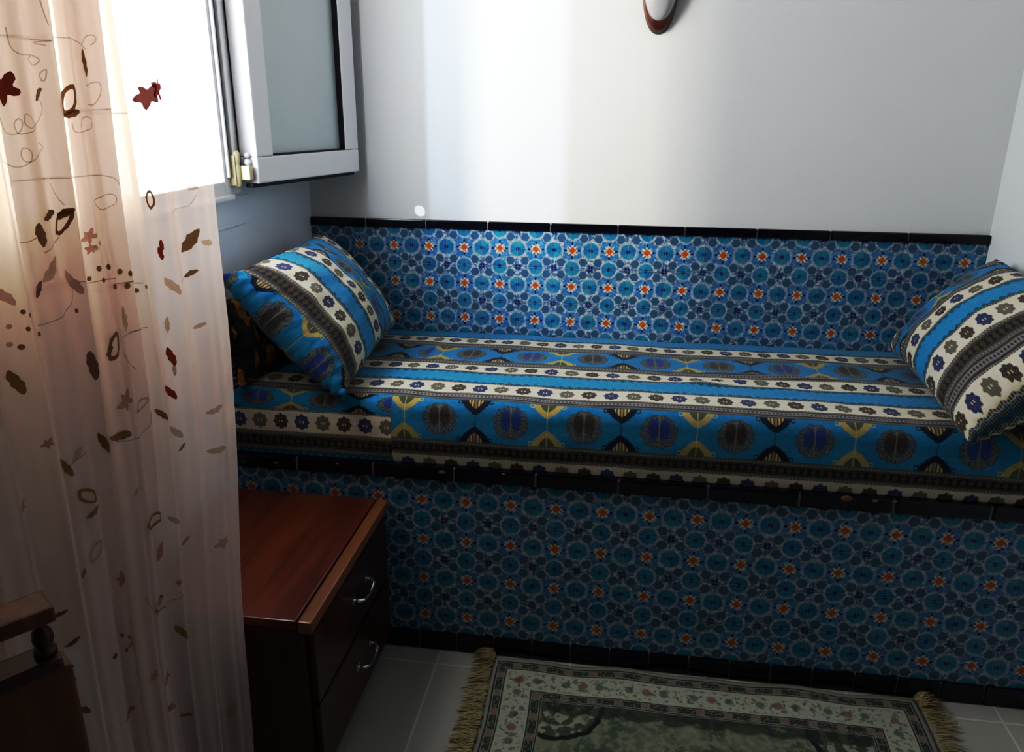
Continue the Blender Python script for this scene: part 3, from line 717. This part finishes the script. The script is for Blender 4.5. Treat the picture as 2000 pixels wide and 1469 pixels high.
#EMBROIDERY
# stitched motifs: kind, place along the cloth, height, size, turn, thread, polyline (all on the cloth itself)
STITCH = [('S', 0.715, 1.332, 0.0195, 0.3, 'r'), ('L', 0.66, 1.3267, 0.0108, 0.6, 'd'), ('L', 0.4, 1.364, 0.0163, 1.5, 'b'), ('O', 0.44, 1.3213, 0.0187, 1.0, 'b'), ('L', 0.4375, 1.3053, 0.0125, 0.1, 'b'), ('S', 0.125, 1.3267, 0.0177, 0.4, 'r'), ('S', 0.105, 1.3373, 0.0151, 1.1, 'r'), ('L', 0.1, 1.3267, 0.011, -0.7, 'r'), ('O', 0.6525, 1.1773, 0.019, 0.6, 'b'), ('L', 0.6775, 1.188, 0.015, 0.1, 'b'), ('L', 0.6975, 1.1667, 0.0148, 1.5, 'b'), ('L', 0.6475, 1.188, 0.0139, 0.3, 'b'), ('S', 0.4375, 1.156, 0.0105, 0.2, 'p'), ('S', 0.4375, 1.14, 0.0079, 0.9, 'p'), ('L', 0.06, 1.1293, 0.0209, 0.75, 'b'), ('L', 0.1275, 1.1293, 0.0086, 1.4, 'r'), ('L', 0.13, 1.1187, 0.0101, 1.6, 'r'), ('O', 0.135, 1.1933, 0.0126, 1.4, 'b'), ('L', 0.05, 1.204, 0.0103, -0.2, 'o'), ('L', 0.0325, 1.124, 0.0136, -0.3, 'o'), ('L', 0.065, 1.0813, 0.0106, 0.3, 'b'), ('L', 0.12, 1.0707, 0.0162, -1.1, 'o'), ('O', 0.4225, 1.0067, 0.0208, 0.9, 'b'), ('L', 0.3875, 1.0387, 0.0182, 1.4, 'o'), ('L', 0.4325, 1.0013, 0.0083, 0.7, 'b'), ('L', 0.135, 0.9693, 0.0164, -1.4, 'r'), ('L', 0.1325, 0.948, 0.009, 1.4, 'p'), ('L', 0.1425, 0.916, 0.0151, -1.1, 'r'), ('S', 0.415, 0.9267, 0.0171, 0.2, 'p'), ('O', 0.3775, 0.9107, 0.0132, 0.3, 'o'), ('L', 0.165, 0.884, 0.0151, -0.8, 'b'), ('L', 0.14, 0.852, 0.0154, -1.0, 'o'), ('L', 0.1325, 0.8253, 0.0078, 0.6, 'b'), ('L', 0.43, 0.8787, 0.0186, -0.3, 'b'), ('L', 0.6375, 0.8787, 0.0196, -1.2, 'b'), ('L', 0.715, 0.868, 0.0187, -1.1, 'b'), ('L', 0.695, 0.8787, 0.0122, 0.8, 'o'), ('L', 0.77, 0.996, 0.0174, -1.4, 'b'), ('L', 0.64, 0.9907, 0.0203, 1.5, 'd'), ('L', 0.7675, 1.1027, 0.0157, -1.1, 'p'), ('L', 0.65, 1.1027, 0.0195, -1.1, 'p'), ('L', 0.69, 1.124, 0.0189, 0.7, 'o'), ('L', 0.71, 1.1027, 0.0112, 0.9, 'd'), ('O', 0.6875, 0.8147, 0.018, -1.0, 'b'), ('L', 0.6825, 0.788, 0.0126, 0.15, 'b'), ('O', 0.375, 0.724, 0.0201, -0.2, 'b'), ('L', 0.16, 0.708, 0.0143, -0.6, 'o'), ('L', 0.3675, 0.6653, 0.0158, 1.1, 'p'), ('L', 0.1375, 0.6653, 0.0097, 0.6, 'p'), ('O', 0.6875, 0.7293, 0.0157, 0.8, 'o'), ('S', 0.6375, 0.6653, 0.0134, -0.5, 'p'), ('O', 0.3825, 0.58, 0.0144, 0.3, 'b'), ('L', 0.7125, 0.708, 0.0084, 0.8, 'b'), ('L', 0.1625, 0.5, 0.0201, -1.0, 'b'), ('L', 0.6325, 0.5533, 0.0123, 0.4, 'o'), ('S', 0.42, 0.4627, 0.0097, 0.2, 'o'), ('S', 0.38, 0.436, 0.01, 0.2, 'p'), ('L', 0.38, 0.3773, 0.0169, -0.9, 'p'), ('L', 0.175, 0.3347, 0.0122, -0.4, 'b'), ('L', 0.6625, 0.4307, 0.0158, 0.3, 'p'), ('L', 0.7625, 0.5053, 0.0145, -1.0, 'd'), ('S', 0.05, 0.6227, 0.012, 0.3, 'o'), ('L', 0.05, 0.8627, 0.0145, 0.1, 'o'), ('L', 0.05, 0.7933, 0.0164, -0.2, 'o'), ('L', 0.0575, 0.276, 0.0186, 1.1, 'o'), ('L', 0.7675, 0.6653, 0.0097, 0.2, 'd'), ('L', 0.7575, 0.6173, 0.0099, 0.3, 'd'), ('S', 0.1625, 0.596, 0.0065, 0.2, 'p'), ('L', 0.415, 0.788, 0.0104, 0.4, 'o'), ('S', 0.75, 0.9107, 0.0078, 0.3, 'p'), ('S', 0.79, 0.836, 0.009, 0.5, 'o'), ('L', 0.0625, 1.0013, 0.0093, 0.2, 'o'), ('L', 0.135, 1.0173, 0.0118, 1.3, 'o'), ('B', 0.43, 1.1133, 0.004, 0, 'b'), ('B', 0.4075, 1.1133, 0.0041, 0, 'b'), ('B', 0.3825, 1.1027, 0.0042, 0, 'b'), ('B', 0.3675, 1.0973, 0.0042, 0, 'b'), ('B', 0.445, 1.1027, 0.0033, 0, 'b'), ('B', 0.425, 1.0973, 0.0034, 0, 'b'), ('B', 0.4, 1.0867, 0.0041, 0, 'b'), ('B', 0.375, 1.0813, 0.0042, 0, 'b'), ('B', 0.18, 1.0707, 0.0036, 0, 'b'), ('B', 0.165, 1.076, 0.0029, 0, 'b'), ('B', 0.7425, 1.076, 0.0031, 0, 'b'), ('B', 0.75, 1.06, 0.0031, 0, 'b'), ('B', 0.7225, 1.0493, 0.0031, 0, 'b'), ('B', 0.77, 1.044, 0.0031, 0, 'p'), ('B', 0.76, 1.0387, 0.0037, 0, 'b'), ('B', 0.7525, 1.0813, 0.0031, 0, 'b'), ('B', 0.65, 1.0653, 0.0033, 0, 'b'), ('B', 0.7675, 1.0653, 0.003, 0, 'p'), ('B', 0.4275, 1.156, 0.0033, 0, 'o'), ('B', 0.42, 1.1453, 0.0033, 0, 'o'), ('B', 0.43, 1.14, 0.0033, 0, 'o'), ('B', 0.6525, 0.5693, 0.0038, 0, 'b'), ('B', 0.6375, 0.564, 0.0038, 0, 'b'), ('B', 0.68, 0.548, 0.0045, 0, 'd'), ('B', 0.6475, 0.5427, 0.0038, 0, 'b'), ('B', 0.765, 0.58, 0.0035, 0, 'd'), ('B', 0.765, 0.5587, 0.0036, 0, 'd'), ('V', 0, 0, 0, 0, 'v', ((0.7025, 1.396), (0.7, 1.3747), (0.6875, 1.3693), (0.66, 1.3693), (0.65, 1.364), (0.66, 1.3587), (0.6725, 1.364), (0.6625, 1.3693))), ('V', 0, 0, 0, 0, 'v', ((0.65, 1.3427), (0.6525, 1.348), (0.6475, 1.3533), (0.645, 1.3533), (0.6475, 1.3427), (0.6525, 1.3427))), ('V', 0, 0, 0, 0, 'v', ((0.7275, 1.3053), (0.7225, 1.2893), (0.7175, 1.284), (0.705, 1.284), (0.7, 1.2947), (0.7025, 1.3), (0.7075, 1.2947), (0.705, 1.284), (0.6975, 1.284), (0.6775, 1.2893), (0.685, 1.3), (0.695, 1.3053), (0.6975, 1.2947), (0.6875, 1.2893), (0.665, 1.3), (0.655, 1.3107), (0.6575, 1.3213))), ('V', 0, 0, 0, 0, 'v', ((0.745, 1.2627), (0.73, 1.252), (0.71, 1.2467), (0.6975, 1.252), (0.695, 1.2627), (0.7025, 1.268), (0.705, 1.2573), (0.6975, 1.252), (0.675, 1.2627), (0.6675, 1.268), (0.6775, 1.2733))), ('V', 0, 0, 0, 0, 'v', ((0.6425, 1.38), (0.6375, 1.3853), (0.4425, 1.3907), (0.4225, 1.3907), (0.405, 1.3853), (0.3925, 1.38))), ('V', 0, 0, 0, 0, 'v', ((0.4, 1.3853), (0.3875, 1.396), (0.3775, 1.396), (0.3775, 1.3907), (0.385, 1.3853))), ('V', 0, 0, 0, 0, 'v', ((0.405, 1.3373), (0.3825, 1.3427), (0.3775, 1.3373), (0.38, 1.3267), (0.39, 1.316), (0.405, 1.316))), ('V', 0, 0, 0, 0, 'v', ((0.44, 1.2947), (0.4375, 1.284), (0.4225, 1.284), (0.4025, 1.2893), (0.405, 1.3), (0.4175, 1.3), (0.4275, 1.2893))), ('V', 0, 0, 0, 0, 'v', ((0.6425, 1.428), (0.64, 1.412), (0.6375, 1.4013))), ('V', 0, 0, 0, 0, 'v', ((0.635, 1.2307), (0.435, 1.2307), (0.4, 1.2307), (0.375, 1.2253), (0.365, 1.2147))), ('V', 0, 0, 0, 0, 'v', ((0.4075, 1.188), (0.4175, 1.1987), (0.4, 1.204), (0.3775, 1.204), (0.375, 1.1933), (0.39, 1.188), (0.4075, 1.188))), ('V', 0, 0, 0, 0, 'v', ((0.73, 1.1613), (0.71, 1.1613), (0.6975, 1.1667))), ('V', 0, 0, 0, 0, 'v', ((0.6975, 1.1453), (0.6825, 1.1507), (0.66, 1.1613), (0.6575, 1.1667))), ('V', 0, 0, 0, 0, 'v', ((0.36, 1.3107), (0.16, 1.3053), (0.1425, 1.316), (0.14, 1.3267))), ('V', 0, 0, 0, 0, 'v', ((0.13, 1.4067), (0.13, 1.3907), (0.1225, 1.38), (0.1225, 1.364))), ('V', 0, 0, 0, 0, 'v', ((0.045, 1.4493), (0.0425, 1.444), (0.04, 1.4333), (0.035, 1.428))), ('V', 0, 0, 0, 0, 'v', ((0.6325, 1.1027), (0.43, 1.0973), (0.3975, 1.0973), (0.375, 1.0867), (0.17, 1.0813))), ('V', 0, 0, 0, 0, 'v', ((0.65, 1.0973), (0.6575, 1.076), (0.6825, 1.0653), (0.7025, 1.06), (0.7225, 1.06))), ('V', 0, 0, 0, 0, 'v', ((0.1075, 1.172), (0.065, 1.1773), (0.055, 1.1827), (0.045, 1.1933))), ('V', 0, 0, 0, 0, 'v', ((0.1025, 1.0653), (0.0825, 1.076), (0.0625, 1.0813))), ('V', 0, 0, 0, 0, 'v', ((0.395, 1.0173), (0.375, 1.0173), (0.1725, 1.0173))), ('V', 0, 0, 0, 0, 'v', ((0.3625, 0.8947), (0.37, 0.8733), (0.3875, 0.868), (0.4225, 0.868), (0.44, 0.8733))), ('V', 0, 0, 0, 0, 'v', ((0.405, 0.996), (0.395, 0.98), (0.3775, 0.964))), ('V', 0, 0, 0, 0, 'v', ((0.705, 0.868), (0.6925, 0.8733), (0.6825, 0.8787))), ('V', 0, 0, 0, 0, 'v', ((0.6625, 1.2253), (0.6525, 1.2093), (0.645, 1.1987))), ('V', 0, 0, 0, 0, 'v', ((0.42, 0.6067), (0.405, 0.58), (0.365, 0.564), (0.175, 0.564), (0.1625, 0.58)))]
bm = bmesh.new(); LC = .788; TH = {'r': 0, 'b': 1, 'd': 2, 'p': 3, 'o': 4, 'v': 5}
eye = Vector((.8, -.6, 0))
def on_cloth(s_, z, dx, dz, lift=.0025):
    p = sheer_pt(min(1, max(0, s_ - dx*.80/LC)), z + dz); return p + eye*lift
def patch(s_, z, outline, mi, inner=None):
    if inner is None:
        c = bm.verts.new(on_cloth(s_, z, 0, 0)); mid = [bm.verts.new(on_cloth(s_, z, x*.5, y*.5)) for x, y in outline]
        out_ = [bm.verts.new(on_cloth(s_, z, x, y)) for x, y in outline]; n = len(outline)
        for i in range(n):
            bm.faces.new((c, mid[i], mid[(i+1) % n])).material_index = mi
            bm.faces.new((mid[i], out_[i], out_[(i+1) % n], mid[(i+1) % n])).material_index = mi
    else:
        a = [bm.verts.new(on_cloth(s_, z, x, y)) for x, y in outline]; b = [bm.verts.new(on_cloth(s_, z, x, y)) for x, y in inner]; n = len(a)
        for i in range(n): bm.faces.new((a[i], a[(i+1) % n], b[(i+1) % n], b[i])).material_index = mi
def leaf(r, w, an, jag=.0, n=22):
    pts = []
    for i in range(n):
        t = 2*PI*i/n; x = r*math.cos(t); y = w*r*math.sin(t)*abs(math.sin(t))**.4*(1 + jag*math.cos(9*t)) + .12*r*math.sin(math.cos(t)*2)
        pts.append((x*math.cos(an) - y*math.sin(an), x*math.sin(an) + y*math.cos(an)))
    return pts
rnd = random.Random(11)
for k, s_, z, r, an, th_, *rest in STITCH:
    mi = TH[th_]
    if k == 'L': patch(s_, z, leaf(r, .34, an, .18), mi)
    elif k == 'O': patch(s_, z, leaf(r*1.05, .52, an, .06), mi, leaf(r*.72, .44, an))
    elif k == 'S':
        pts = []
        for i in range(30):
            t = 2*PI*i/30; q = r*(.76 + .24*math.cos(5*(t+an))); q *= 1 + .18*math.sin(2*t+an) + .06*math.cos(11*t)
            pts.append((q*math.cos(t), q*math.sin(t)))
        patch(s_, z, pts, mi)
    elif k == 'B': patch(s_, z, [(r*math.cos(i*PI/5), r*math.sin(i*PI/5)) for i in range(10)], mi)
    elif k == 'V':
        P = [Vector((a, b, 0)) for a, b in rest[0]]; Q = []
        for i in range(len(P)-1):
            p0 = P[max(i-1, 0)]; p1 = P[i]; p2 = P[i+1]; p3 = P[min(i+2, len(P)-1)]
            for q in range(8):
                t = q/8; Q.append(.5*((2*p1) + (p2-p0)*t + (2*p0-5*p1+4*p2-p3)*t*t + (3*p1-p0-3*p2+p3)*t**3))
        Q.append(P[-1]); prev = None
        for i, c in enumerate(Q):
            d = (Q[min(i+1, len(Q)-1)] - Q[max(i-1, 0)]); d = Vector((d.x*LC, d.y)); d = d.normalized() if d.length > 1e-9 else Vector((1, 0))
            w_ = .00075; a = bm.verts.new(on_cloth(c.x, c.y, -d.y*w_, -d.x*w_)); b = bm.verts.new(on_cloth(c.x, c.y, d.y*w_, d.x*w_))
            if prev: bm.faces.new((prev[0], prev[1], b, a)).material_index = mi
            prev = (a, b)
TM = [mat_thread('rust_red_thread', (.42, .075, .035), .015), mat_thread('brown_thread', (.42, .24, .10), .03), mat_thread('dark_thread', (.26, .085, .06)),
      mat_thread('faded_rose_thread', (.58, .27, .19), .35), mat_thread('tan_thread', (.64, .44, .24), .4), mat_thread('fine_brown_thread', (.42, .32, .24), .5)]
tmp = bpy.data.meshes.new('stitches'); bm.to_mesh(tmp); bm.free()
bm2 = bmesh.new(); bm2.from_mesh(voile.data); n0 = len(bm2.faces); bm2.from_mesh(tmp); bm2.faces.ensure_lookup_table()
for f in bm2.faces[n0:]: f.material_index += 1
bm2.to_mesh(voile.data); bm2.free(); bpy.data.meshes.remove(tmp)
for m_ in TM: voile.data.materials.append(m_)
for p_ in voile.data.polygons: p_.use_smooth = True
# plain peach curtain close to the window
pc = thing('peach_curtain', 'plain peach curtain bunched close to the window behind the embroidered sheer', 'curtain', (.06, -1.25, CZ0))
bm = bmesh.new(); uvl = bm.loops.layers.uv.verify(); NS, NZ = 200, 50; g = []
def peach_pt(s_, z):
    y = -.975 - .62*s_; x = .062 + .016*math.sin(s_*2*PI*8+.4*math.sin(z*2)) + .007*math.sin(s_*2*PI*19)
    if z < .45: x = x
    return Vector((x, y + .008*math.sin(s_*40), z))
PZ0 = .45
for i in range(NS+1): g.append([bm.verts.new(peach_pt(i/NS, PZ0+(CZ1-PZ0)*j/NZ)) for j in range(NZ+1)])
for i in range(NS):
    for j in range(NZ):
        q = ((i, j), (i, j+1), (i+1, j+1), (i+1, j)); f = bm.faces.new([g[a][b] for a, b in q]); f.smooth = True
        for l, (a, b) in zip(f.loops, q): l[uvl].uv = (a/NS, b/NZ)
link('cloth', bm, mat_curtain('peach_cloth', (.66, .56, .46), .05, .42, (.74, .60, .44)), pc)
for nm_, lab, p0, p1 in (('curtain_rod', 'thin white curtain rod carrying the peach curtain above the window', (.062, -1.62, CZ1+.008), (.062, -.45, CZ1+.008)),
                    ('curtain_rod', 'thin white curtain rod carrying the embroidered sheer curtain', (.135, -1.68, CZ1+.008), (.40, -1.12, CZ1+.008))):
    bm = bmesh.new(); tube(bm, [p0, p1], .008, 10); tag(link(nm_, bm, M_pvc, loc=p0), lab, 'curtain rod')

# ------------------------------------------------------------------ headboard in the near left corner
he = Vector((-.6, -.8, 0)); hn = Vector((-.8, .6, 0)); HA = Vector((.45, -1.76, 0))
MH = Matrix(((he.x, hn.x, 0, HA.x), (he.y, hn.y, 0, HA.y), (0, 0, 1, 0), (0, 0, 0, 1)))
hb = thing('wooden_headboard', 'brown varnished headboard with top rail on turned posts, beside the sheer curtain', 'headboard', (HA.x, HA.y, 0))
HL = .50
bm = bmesh.new(); box(bm, -.003, HL, .002, .030, .18, .812, bev=.003, M=MH); link('board', bm, M_bed, hb)
bm = bmesh.new(); box(bm, .004, HL, -.003, .033, .812, .826, bev=.004, M=MH); link('lower_rail', bm, M_wood_dark, hb)
bm = bmesh.new(); box(bm, .003, HL, -.004, .034, .866, .882, bev=.003, M=MH); link('top_rail', bm, M_bed, hb)
for xx in (.014, .17, .33, HL-.02):
    bm = bmesh.new(); lathe(bm, [(.010, .826), (.010, .831), (.006, .833), (.0085, .838), (.0095, .844), (.008, .851), (.0045, .857), (.008, .861), (.008, .866)], xx, .015, 16, M=MH)
    link('turned_post', bm, M_wood_dark, hb)
for xx in (.0, HL-.05):
    bm = bmesh.new(); box(bm, xx, xx+.05, .0, .032, .0, .18, bev=.003, M=MH); link('leg', bm, M_bed, hb)

# ------------------------------------------------------------------ light
w = bpy.data.worlds.new('daylight'); bpy.context.scene.world = w; w.use_nodes = True
nt = w.node_tree; nt.nodes.clear(); bg = nt.nodes.new('ShaderNodeBackground'); wo = nt.nodes.new('ShaderNodeOutputWorld')
bg.inputs[0].default_value = (.91, .955, 1, 1); bg.inputs[1].default_value = 9.0; nt.links.new(bg.outputs[0], wo.inputs[0])
def area(name, loc, target, sx_, sy_, power, col, portal=False):
    l = bpy.data.lights.new(name, 'AREA'); l.shape = 'RECTANGLE'; l.size = sx_; l.size_y = sy_; l.energy = power; l.color = col
    o = bpy.data.objects.new(name, l); C.objects.link(o); o.location = loc
    d = Vector(target)-Vector(loc); o.rotation_euler = d.to_track_quat('-Z', 'Y').to_euler()
    if portal: l.cycles.is_portal = True
    return o
area('window_portal', (-.10, (WY0+WY1)/2, (WZ0+WZ1)/2), (1, (WY0+WY1)/2, (WZ0+WZ1)/2), 1.0, 1.15, 1, (1, 1, 1), True)
# narrow tall gleam reflected from the house opposite
def gleam(name, dx, dy, at, width, power, col):
    d = Vector((dx, dy, 0)).normalized(); P = Vector((at, 0, 1.35)) - d*5.0; P.z = 2.55
    area(name, P, (at, 0, 1.3), width, 1.6, power, col)
gleam('facade_gleam_cool', .30, .475, .37, .10, 85, (.62, .80, 1.0))
gleam('facade_gleam_warm', .43, .475, .50, .42, 150, (1.0, .90, .72))
l = bpy.data.lights.new('sun_fleck', 'SPOT'); l.energy = 60; l.spot_size = math.radians(1.1); l.spot_blend = .1; l.shadow_soft_size = .001
o = bpy.data.objects.new('sun_fleck', l); C.objects.link(o); o.location = (-.3, -1.3, 1.6)
o.rotation_euler = (Vector((.34, 0, 1.022)) - o.location).to_track_quat('-Z', 'Y').to_euler()

# ------------------------------------------------------------------ camera
cam = bpy.data.cameras.new('camera'); co = bpy.data.objects.new('camera', cam); C.objects.link(co)
Rv = Vector((.9896851, .14305646, .00763224)); Uv = Vector((-.05352894, .31985307, .94595384)); Fv = Vector((-.13288361, .93660497, -.32421148))
Mx = Matrix.Identity(4)
for i in range(3): Mx[i][0] = Rv[i]; Mx[i][1] = Uv[i]; Mx[i][2] = -Fv[i]
Mx.translation = Vector((.94946, -2.30946, 1.31689))
co.matrix_world = Mx; cam.sensor_fit = 'HORIZONTAL'; cam.sensor_width = 36; cam.lens = 1532.41/2000*36; cam.clip_start = .02
bpy.context.scene.camera = co
sc = bpy.context.scene
sc.view_settings.view_transform = 'Standard'; sc.view_settings.look = 'None'; sc.view_settings.exposure = 0.0
vs_ = sc.view_settings; vs_.use_curve_mapping = True; cm = vs_.curve_mapping; cv = cm.curves[3]
cv.points[0].location = (0, 0); cv.points[1].location = (1, 1)
for q in ((.05, .025), (.12, .086), (.25, .32), (.50, .63), (.80, .90)): cv.points.new(*q)
cm.update()
sc.cycles.use_denoising = True
sc.cycles.max_bounces = 8; sc.cycles.transparent_max_bounces = 16; sc.cycles.sample_clamp_indirect = 6
